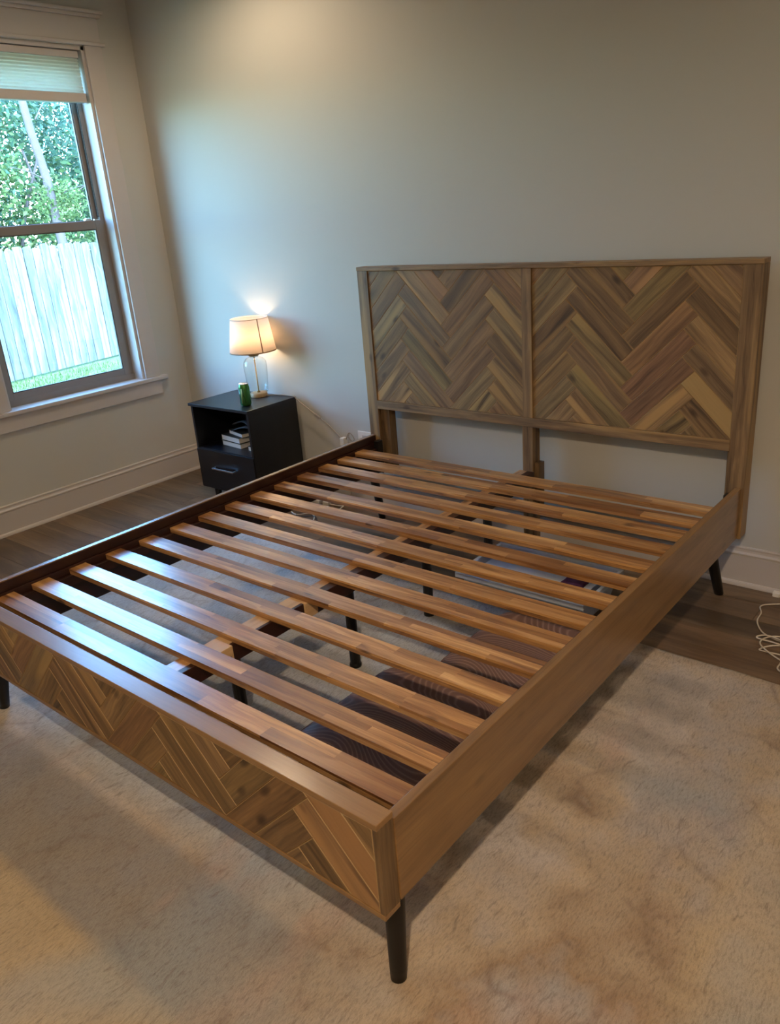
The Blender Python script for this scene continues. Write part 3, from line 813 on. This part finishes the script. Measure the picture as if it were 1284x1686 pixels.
def book(name, cx, cy, z, w_, d_, h, ang, cover, label, pages=(0, 1)):
    """Closed book lying flat: two boards and spine around a block of pages; page edges face the shelf front."""
    Mx = Matrix.Translation((cx, cy, z)) @ Matrix.Rotation(ang, 4, 'Z')
    t_ = link(name, None, Mx=Mx); tag(t_, label, 'book', 'books in the nightstand shelf')
    t_.empty_display_size = 0.05
    c = 0.0022
    bm = bmesh.new()
    add_box(bm, (-w_ / 2, -d_ / 2, 0), (w_ / 2, d_ / 2, c)); add_box(bm, (-w_ / 2, -d_ / 2, h - c), (w_ / 2, d_ / 2, h)); add_box(bm, (-w_ / 2, d_ / 2 - c, c), (w_ / 2, d_ / 2, h - c))
    link('cover', to_mesh(bm, 'cover'), t_, cover, Mx)
    bm = bmesh.new(); add_box(bm, (-w_ / 2 + 0.004, -d_ / 2 + 0.003, c), (w_ / 2 - 0.004, d_ / 2 - c, h - c))
    link('page_block', to_mesh(bm, 'page_block'), t_, M['pages'], Mx)
    return t_
ZS = 0.3412
book('book', -0.985, -0.262, ZS, 0.205, 0.150, 0.033, -0.10, M['cover_olive'], 'thick book with pale page edges at the bottom of the shelf stack')
book('book', -0.990, -0.260, ZS + 0.0333, 0.205, 0.150, 0.036, -0.12, M['cover_dark'], 'book with pale page edges second from the bottom of the shelf stack')
book('book', -0.955, -0.245, ZS + 0.0697, 0.185, 0.135, 0.026, -0.24, M['cover_dark'], 'thinner book lying on top of the pale edged shelf stack')
book('book', -0.765, -0.275, ZS, 0.110, 0.150, 0.030, -0.05, M['cover_olive'], 'small book lying alone at the right end of the shelf')
def magazine(cx, cy, z, w_, d_, ang, sag, label):
    bm = bmesh.new()
    n = 12; rows_ = []
    for i in range(n + 1):
        u = i / n - 0.5
        zz = sag * (1 - (2 * u) ** 2) + 0.004 * math.sin(6 * u)
        rows_.append([bm.verts.new((u * w_, s * d_ / 2, zz + k)) for s, k in ((-1, 0), (1, 0), (1, 0.005), (-1, 0.005))])
    for a, b in zip(rows_, rows_[1:]):
        for k in range(4): bm.faces.new((a[k], a[(k + 1) % 4], b[(k + 1) % 4], b[k]))
    bm.faces.new(rows_[0]); bm.faces.new(list(reversed(rows_[-1])))
    o = link('magazine', to_mesh(bm, 'magazine', True), None, M['magazine'], Matrix.Translation((cx, cy, z)) @ Matrix.Rotation(ang, 4, 'Z'))
    return tag(o, label, 'magazine', 'magazines on the books')
magazine(-0.905, -0.22, ZS + 0.0962, 0.21, 0.17, 0.1, 0.030, 'dark floppy magazine lying on the shelf books, lower of the two')
magazine(-0.90, -0.215, ZS + 0.1290, 0.22, 0.17, -0.15, 0.032, 'dark floppy magazine on top of the shelf pile, just under the tabletop')

# ------------------------------------------------------------------ lamp
LX, LY, LZ = -0.921, -0.116, NT_ + 0.0006
lm = thing('table_lamp', (LX, LY, LZ), 'lit table lamp with white drum shade and clear glass body on nightstand', 'lamp')
TL = Matrix.Translation((LX, LY, LZ))
lathe('base', [(0, 0), (0.052, 0), (0.053, 0.003), (0.053, 0.022), (0.050, 0.026), (0, 0.026)], lm, M['lampbase'], TL)
lathe('stem', [(0, 0.0255), (0.011, 0.0255), (0.009, 0.033), (0.004, 0.036), (0.004, 0.262), (0, 0.262)], lm, M['brass'], TL, 16)
lathe('glass_body', [(0.056, 0.0262), (0.062, 0.030), (0.067, 0.08), (0.072, 0.15), (0.074, 0.195), (0.070, 0.220), (0.056, 0.240), (0.036, 0.250), (0.024, 0.254),
                     (0.024, 0.2515), (0.036, 0.2475), (0.055, 0.2375), (0.068, 0.218), (0.0718, 0.195), (0.0698, 0.15), (0.0648, 0.08), (0.060, 0.030), (0.056, 0.0285)], lm, M['lampglass'], TL, 48, True)
lathe('neck_cap', [(0, 0.2545), (0.028, 0.2545), (0.036, 0.262), (0.036, 0.270), (0.020, 0.280), (0.016, 0.330), (0, 0.330)], lm, M['brass'], TL, 24)
S0, S1 = 0.283, 0.487
sh = lathe('shade', [(0.144, S0), (0.115, S1), (0.1138, S1), (0.1428, S0)], lm, M['shade'], TL, 64, True)
lathe('shade_hem', [(0.1446, S0), (0.1440, S0 + 0.006), (0.1424, S0 + 0.006), (0.1430, S0)], sh, M['shade_seam'], TL, 64, True)
lathe('shade_hem', [(0.1158, S1 - 0.004), (0.1152, S1 + 0.001), (0.1136, S1 + 0.001), (0.1142, S1 - 0.004)], sh, M['shade'], TL, 64, True)
az = math.radians(-47 + 30)
sv = lambda r, z, da=0: Vector((LX + r * math.cos(az + da), LY + r * math.sin(az + da), LZ + z))
bm = bmesh.new()
a_, b_ = 0.024, -0.024
q = [bm.verts.new(sv(0.1450, S0, a_)), bm.verts.new(sv(0.1450, S0, b_)), bm.verts.new(sv(0.1162, S1, b_)), bm.verts.new(sv(0.1162, S1, a_)),
     bm.verts.new(sv(0.1440, S0, a_)), bm.verts.new(sv(0.1440, S0, b_)), bm.verts.new(sv(0.1152, S1, b_)), bm.verts.new(sv(0.1152, S1, a_))]
for ix in ((0, 1, 2, 3), (7, 6, 5, 4), (0, 4, 5, 1), (1, 5, 6, 2), (2, 6, 7, 3), (3, 7, 4, 0)): bm.faces.new([q[i] for i in ix])
link('seam', to_mesh(bm, 'seam'), sh, M['shade_seam'])
bm = bmesh.new()
for k in range(3):
    a = k * 2 * PI / 3 + 0.4
    tube_bm(bm, [Vector((LX + 0.016 * math.cos(a), LY + 0.016 * math.sin(a), LZ + 0.327)), Vector((LX + 0.1415 * math.cos(a), LY + 0.1415 * math.sin(a), LZ + S0 + 0.012))], 0.0014, 6)
link('shade_spider', to_mesh(bm, 'shade_spider', True), lm, M['brass'])
t_ = NT('bulb_glow'); em = t_.n('Emission'); em.inputs[0].default_value = (1.0, 0.70, 0.42, 1); em.inputs[1].default_value = 42
t_.l(em.outputs[0], t_.out.inputs[0])
BZL = 0.385
lathe('bulb', [(0, 0.330), (0.013, 0.330), (0.014, 0.345), (0.026, 0.362), (0.030, 0.380), (0.026, 0.398), (0.014, 0.410), (0, 0.413)], lm, t_.m, TL, 24)
# cord runs along the tabletop, droops over the edge and down to the plug by the wall
tube('cord', [(LX + 0.052, LY + 0.01, LZ + 0.006), (LX + 0.10, LY + 0.055, LZ + 0.005), (-0.74, -0.046, LZ + 0.006), (-0.675, -0.050, LZ + 0.008), (-0.655, -0.048, LZ - 0.012), (-0.60, -0.045, 0.580), (-0.50, -0.042, 0.525), (-0.40, -0.042, 0.468), (-0.312, -0.046, 0.405)],
     0.0032, lm, M['clearcord'], 8, 8)
bm = bmesh.new(); add_box(bm, (-0.022, -0.007, -0.008), (0.022, 0.007, 0.008), 0.003)
link('cord_switch', to_mesh(bm, 'cord_switch'), lm, M['clearcord'], Matrix.Translation((-0.492, -0.042, 0.5205)) @ Matrix.Rotation(0.52, 4, 'Y'))

# drinks can
cx_, cy_, cz_ = -0.800, -0.330, NT_ + 0.0006
can = thing('drink_can', (cx_, cy_, cz_), 'green aluminium drink can on the nightstand in front of lamp', 'can')
TC = Matrix.Translation((cx_, cy_, cz_))
lathe('can_body', [(0, 0.003), (0.022, 0.003), (0.025, 0.0), (0.028, 0.003), (0.0335, 0.014), (0.0335, 0.112), (0.029, 0.126), (0.027, 0.131)], can, M['can'], TC, 36)
lathe('lid', [(0.027, 0.131), (0.0285, 0.134), (0.027, 0.135), (0.025, 0.130), (0, 0.130)], can, M['alu'], TC, 36)
lathe('pull_tab', [(0, 0.1305), (0.009, 0.1305), (0.009, 0.1325), (0, 0.1325)], can, M['alu'], TC @ Matrix.Translation((0.004, -0.004, 0)), 14)
def can_print(name, a0, a1, z0, z1, mat, skew=0.0):
    bm = bmesh.new(); n = 10; R0 = 0.0338
    rr_ = []
    for i in range(n + 1):
        a = a0 + (a1 - a0) * i / n
        rr_.append([bm.verts.new((r * math.cos(a + s), r * math.sin(a + s), z)) for r, z, s in ((R0, z0, 0), (R0, z1, skew), (R0 - 0.0008, z1, skew), (R0 - 0.0008, z0, 0))])
    for a, b in zip(rr_, rr_[1:]):
        for k in range(4): bm.faces.new((a[k], b[k], b[(k + 1) % 4], a[(k + 1) % 4]))
    bm.faces.new(rr_[0]); bm.faces.new(list(reversed(rr_[-1])))
    link(name, to_mesh(bm, name, True), can, mat, TC)
D = math.radians
can_print('printed_band', D(-128), D(-95), 0.016, 0.110, M['can_dark'])
can_print('printed_stripe', D(-84), D(-70), 0.020, 0.108, M['can_pale'], 0.12)
can_print('printed_stripe', D(-42), D(-36), 0.022, 0.100, M['can_dark'], -0.3)
can_print('printed_stripe', D(-62), D(-56), 0.060, 0.104, M['can_dark'], 0.35)

# ------------------------------------------------------------------ outlet, adapter and cords
ol = thing('wall_outlet', (-0.153, -0.001, 0.40), 'white wall outlet plate beside the left headboard post', 'outlet')
boxes('cover_plate', [((-0.205, -0.0075, 0.335), (-0.100, -0.0008, 0.452))], ol, M['white'], 0.003)
bm = bmesh.new()
for z in (0.372, 0.415):
    add_box(bm, (-0.170, -0.0095, z - 0.015), (-0.136, -0.0074, z + 0.015), 0.001)
link('socket', to_mesh(bm, 'socket'), ol, M['trim'])
ad = thing('power_adapter', (-0.292, -0.03, 0.385), 'white plug adapter at the end of the lamp cord by the wall', 'adapter')
boxes('adapter_body', [((-0.313, -0.056, 0.360), (-0.283, -0.018, 0.408))], ad, M['white'], 0.004)
tube('cable_loop', [(-0.284, -0.030, 0.395), (-0.255, -0.030, 0.440), (-0.225, -0.032, 0.425), (-0.215, -0.032, 0.400), (-0.240, -0.030, 0.392), (-0.262, -0.030, 0.415), (-0.250, -0.03, 0.440)], 0.0026, ad, M['clearcord'])
tube('cable', [(-0.30, -0.036, 0.362), (-0.29, -0.040, 0.25), (-0.27, -0.045, 0.08), (-0.26, -0.09, 0.006), (-0.30, -0.16, 0.005)], 0.0026, ad, M['clearcord'])

ps = thing('extension_cord', (-0.40, -0.19, 0), 'tangled white extension cord with plugs on the floor under the slats', 'cord')
boxes('plug_block', [((-0.470, -0.190, 0.001), (-0.415, -0.150, 0.030))], ps, M['white'], 0.006)
boxes('plug_block', [((-0.395, -0.182, 0.001), (-0.345, -0.150, 0.028))], ps, M['white'], 0.006)
tube('cable', [(-0.47, -0.17, 0.012), (-0.54, -0.22, 0.006), (-0.52, -0.33, 0.005), (-0.42, -0.38, 0.005), (-0.36, -0.33, 0.005), (-0.30, -0.35, 0.006), (-0.24, -0.42, 0.005)], 0.004, ps, M['cord'])
tube('cable', [(-0.345, -0.166, 0.012), (-0.27, -0.15, 0.008), (-0.22, -0.18, 0.025), (-0.235, -0.24, 0.006), (-0.30, -0.27, 0.005), (-0.40, -0.24, 0.006), (-0.46, -0.28, 0.005)], 0.004, ps, M['cord'])
tube('cable', [(-0.43, -0.37, 0.005), (-0.38, -0.40, 0.005), (-0.30, -0.36, 0.011), (-0.25, -0.38, 0.005), (-0.18, -0.46, 0.005)], 0.0035, ps, M['darkcord'])

rc = thing('charger_cord', (2.25, -0.45, 0), 'thin white charger cord coiled on the floor right of the bed', 'cord')
boxes('plug', [((2.165, -0.062, 0.001), (2.195, -0.036, 0.022))], rc, M['white'], 0.004)
tube('cable', [(2.19, -0.060, 0.010), (2.24, -0.09, 0.004), (2.155, -0.165, 0.004), (2.170, -0.235, 0.004), (2.177, -0.312, 0.004), (2.215, -0.385, 0.004), (2.262, -0.418, 0.006), (2.31, -0.432, 0.005), (2.42, -0.48, 0.004),
               (2.44, -0.55, 0.004), (2.36, -0.53, 0.008), (2.268, -0.528, 0.004), (2.246, -0.520, 0.004), (2.29, -0.475, 0.010), (2.40, -0.43, 0.012), (2.36, -0.40, 0.014), (2.27, -0.415, 0.014), (2.235, -0.470, 0.012), (2.262, -0.525, 0.013), (2.36, -0.58, 0.008),
               (2.40, -0.54, 0.016), (2.31, -0.475, 0.017), (2.215, -0.452, 0.010), (2.25, -0.425, 0.016), (2.34, -0.47, 0.018), (2.335, -0.575, 0.004), (2.345, -0.635, 0.004), (2.44, -0.66, 0.004), (2.60, -0.60, 0.004)], 0.0030, rc, M['cord'], 8, 8)

# ------------------------------------------------------------------ things stored under the bed
def cushion(name, x0, x1, y0_, y1_, h, label, rot=0.0):
    Mx = Matrix.Translation(((x0 + x1) / 2, (y0_ + y1_) / 2, RZ + 0.0015)) @ Matrix.Rotation(rot, 4, 'Z')
    t = link(name, None, Mx=Mx); tag(t, label, 'cushion', 'ribbed cushions under the bed')
    hx, hy = (x1 - x0) / 2, (y1_ - y0_) / 2
    def outline(r, ins, n=7):
        o = []
        for cx, cy, a0 in ((hx - r, hy - r, 0), (-hx + r, hy - r, PI / 2), (-hx + r, -hy + r, PI), (hx - r, -hy + r, 1.5 * PI)):
            for k in range(n):
                a = a0 + PI / 2 * k / (n - 1)
                o.append((cx + (r - ins) * math.cos(a), cy + (r - ins) * math.sin(a)))
        return o
    def shell(nm, levels, mat, cap, bottom=False):
        bm = bmesh.new(); rings = []
        for ins, z in levels:
            rings.append([bm.verts.new((x, y, z)) for x, y in outline(0.085, ins)])
        for a, b in zip(rings, rings[1:]):
            for k in range(len(a)): bm.faces.new((a[k], a[(k + 1) % len(a)], b[(k + 1) % len(a)], b[k]))
        if cap: bm.faces.new(rings[-1])
        if bottom: bm.faces.new(list(reversed(rings[0])))
        return link(nm, to_mesh(bm, nm, True), t, mat, Mx)
    shell('side_band', [(0.012, 0.0), (0.002, 0.015), (0.0, h * 0.5), (0.003, h - 0.018)], M['brownside'], False, True)
    shell('ribbed_top', [(0.003, h - 0.018), (0.006, h - 0.008), (0.018, h - 0.001), (0.05, h + 0.006), (0.08, h + 0.009)], M['ribbed'], True)
    bm = bmesh.new()
    pts = [Vector((x, y, h - 0.018)) for x, y in outline(0.085, -0.001)]
    tube_bm(bm, pts + [pts[0]], 0.0045, 8)
    link('piping', to_mesh(bm, 'piping', True), t, M['ribbed'], Mx)
cushion('floor_cushion', 1.235, 1.735, -2.04, -1.475, 0.112, 'dark brown ribbed floor cushion under the slats nearest the footboard')
cushion('floor_cushion', 1.372, 1.80, -1.435, -0.90, 0.112, 'dark brown ribbed floor cushion under the slats between nearest cushion and plastic box')

bxx = thing('storage_box', (1.34, -0.61, RZ), 'clear bluish plastic storage box on the floor under the slats', 'storage box')
def tapered_box(name, x0, x1, y0_, y1_, z0, z1, tap, th, mat):
    bm = bmesh.new()
    def ring(ins, z): return [bm.verts.new(p) for p in ((x0 + ins, y0_ + ins, z), (x1 - ins, y0_ + ins, z), (x1 - ins, y1_ - ins, z), (x0 + ins, y1_ - ins, z))]
    R_ = [ring(tap, z0), ring(0.0, z1), ring(th, z1), ring(tap + th, z0 + th)]
    for a, b in zip(R_, R_[1:]):
        for k in range(4): bm.faces.new((a[k], a[(k + 1) % 4], b[(k + 1) % 4], b[k]))
    bm.faces.new(list(reversed(R_[0]))); bm.faces.new(R_[-1])
    bmesh.ops.bevel(bm, geom=[e for e in bm.edges if abs(e.verts[0].co.z - e.verts[1].co.z) > 0.05], offset=0.02, segments=4, affect='EDGES')
    return link(name, to_mesh(bm, name), bxx, mat)
ZB = RZ + 0.002
X0, X1, Y0, Y1 = 1.035, 1.652, -0.800, -0.415
tapered_box('box_body', X0 + 0.012, X1 - 0.012, Y0 + 0.012, Y1 - 0.012, 0.0145, 0.134, 0.030, 0.003, M['plastic'])
ldp = boxes('lid', [((X0 + 0.05, Y0 + 0.055, 0.1345), (X1 - 0.05, Y1 - 0.055, 0.1375))], bxx, M['plastic'], 0.001)
boxes('lid_rim', [((X0, Y0, 0.128), (X1, Y0 + 0.016, 0.152)), ((X0, Y1 - 0.016, 0.128), (X1, Y1, 0.152)), ((X0, Y0 + 0.016, 0.128), (X0 + 0.016, Y1 - 0.016, 0.152)), ((X1 - 0.016, Y0 + 0.016, 0.128), (X1, Y1 - 0.016, 0.152)),
                  ((X0 + 0.016, Y0 + 0.016, 0.1345), (X1 - 0.016, Y0 + 0.052, 0.140)), ((X0 + 0.016, Y1 - 0.052, 0.1345), (X1 - 0.016, Y1 - 0.016, 0.140))], ldp, M['plastic'], 0.003)
boxes('lid_latch', [((X0 - 0.004, -0.66, 0.10), (X0 + 0.010, -0.56, 0.150))], ldp, M['plastic'], 0.003)

def cloth(name, cx, cy, z, w_, d_, h, mat, label, seed):
    rnd = random.Random(seed); bm = bmesh.new(); n, m = 18, 12; g_ = []
    ph = [rnd.uniform(0, 6) for _ in range(4)]
    for j in range(m + 1):
        row = []
        for i in range(n + 1):
            u, v = i / n * 2 - 1, j / m * 2 - 1
            e = max(abs(u), abs(v)); fall = 1 - e ** 6
            zz = h * (0.25 + 0.75 * fall) * (0.82 + 0.13 * math.sin(5 * u + ph[0]) + 0.1 * math.sin(7 * v + 3 * u + ph[1]))
            row.append(bm.verts.new((u * w_ / 2 * (1 + 0.03 * math.sin(5 * v + ph[2])), v * d_ / 2 * (1 + 0.03 * math.sin(4 * u + ph[3])), zz)))
        g_.append(row)
    for j in range(m):
        for i in range(n): bm.faces.new((g_[j][i], g_[j][i + 1], g_[j + 1][i + 1], g_[j + 1][i]))
    per = g_[0] + [r[n] for r in g_[1:]] + g_[m][:n][::-1] + [g_[j][0] for j in range(m - 1, 0, -1)]
    low = [bm.verts.new((v.co.x, v.co.y, 0)) for v in per]
    for i in range(len(per)): bm.faces.new((per[i], low[i], low[(i + 1) % len(per)], per[(i + 1) % len(per)]))
    bm.faces.new(low)
    o = link(name, to_mesh(bm, name, True), None, mat, Matrix.Translation((cx, cy, z)))
    return tag(o, label, 'cloth')
cloth('folded_cloth', 1.27, -0.60, 0.0185, 0.36, 0.22, 0.095, M['bluecloth'], 'blue grey folded cloth inside the plastic storage box', 1)
cloth('purple_cloth', 1.52, -0.575, 0.138, 0.10, 0.15, 0.020, M['purple'], 'small purple folded cloth on the storage box lid', 2)

# ------------------------------------------------------------------ recessed ceiling lights (above the picture)
t_ = NT('downlight_glow'); em = t_.n('Emission'); em.inputs[0].default_value = (1.0, 0.74, 0.46, 1); em.inputs[1].default_value = 6
t_.l(em.outputs[0], t_.out.inputs[0]); glow = t_.m
for i, (x, y, k) in enumerate(CANS):
    names_ = ['behind the viewer', 'at the far left end of the room', 'right of the headboard', 'over the nightstand']
    c_ = thing('recessed_light', (x, y, ZC), 'round recessed ceiling light ' + names_[i], 'ceiling light', 'recessed ceiling lights')
    TM = Matrix.Translation((x, y, ZC))
    lathe('trim_ring', [(0.062, -0.001), (0.092, -0.001), (0.090, -0.006), (0.064, -0.006)], c_, M['white'], TM, 32, True)
    lathe('lens', [(0, -0.002), (0.062, -0.002), (0.062, -0.004), (0, -0.004)], c_, glow, TM, 32)
    sd = bpy.data.lights.new('downlight', 'SPOT'); sd.energy = CAN_POWER * k; sd.color = WARM
    sd.spot_size = math.radians(172); sd.spot_blend = 0.6; sd.shadow_soft_size = 0.06
    so = bpy.data.objects.new('downlight', sd); COL.objects.link(so); so.location = (x, y, ZC - 0.012)
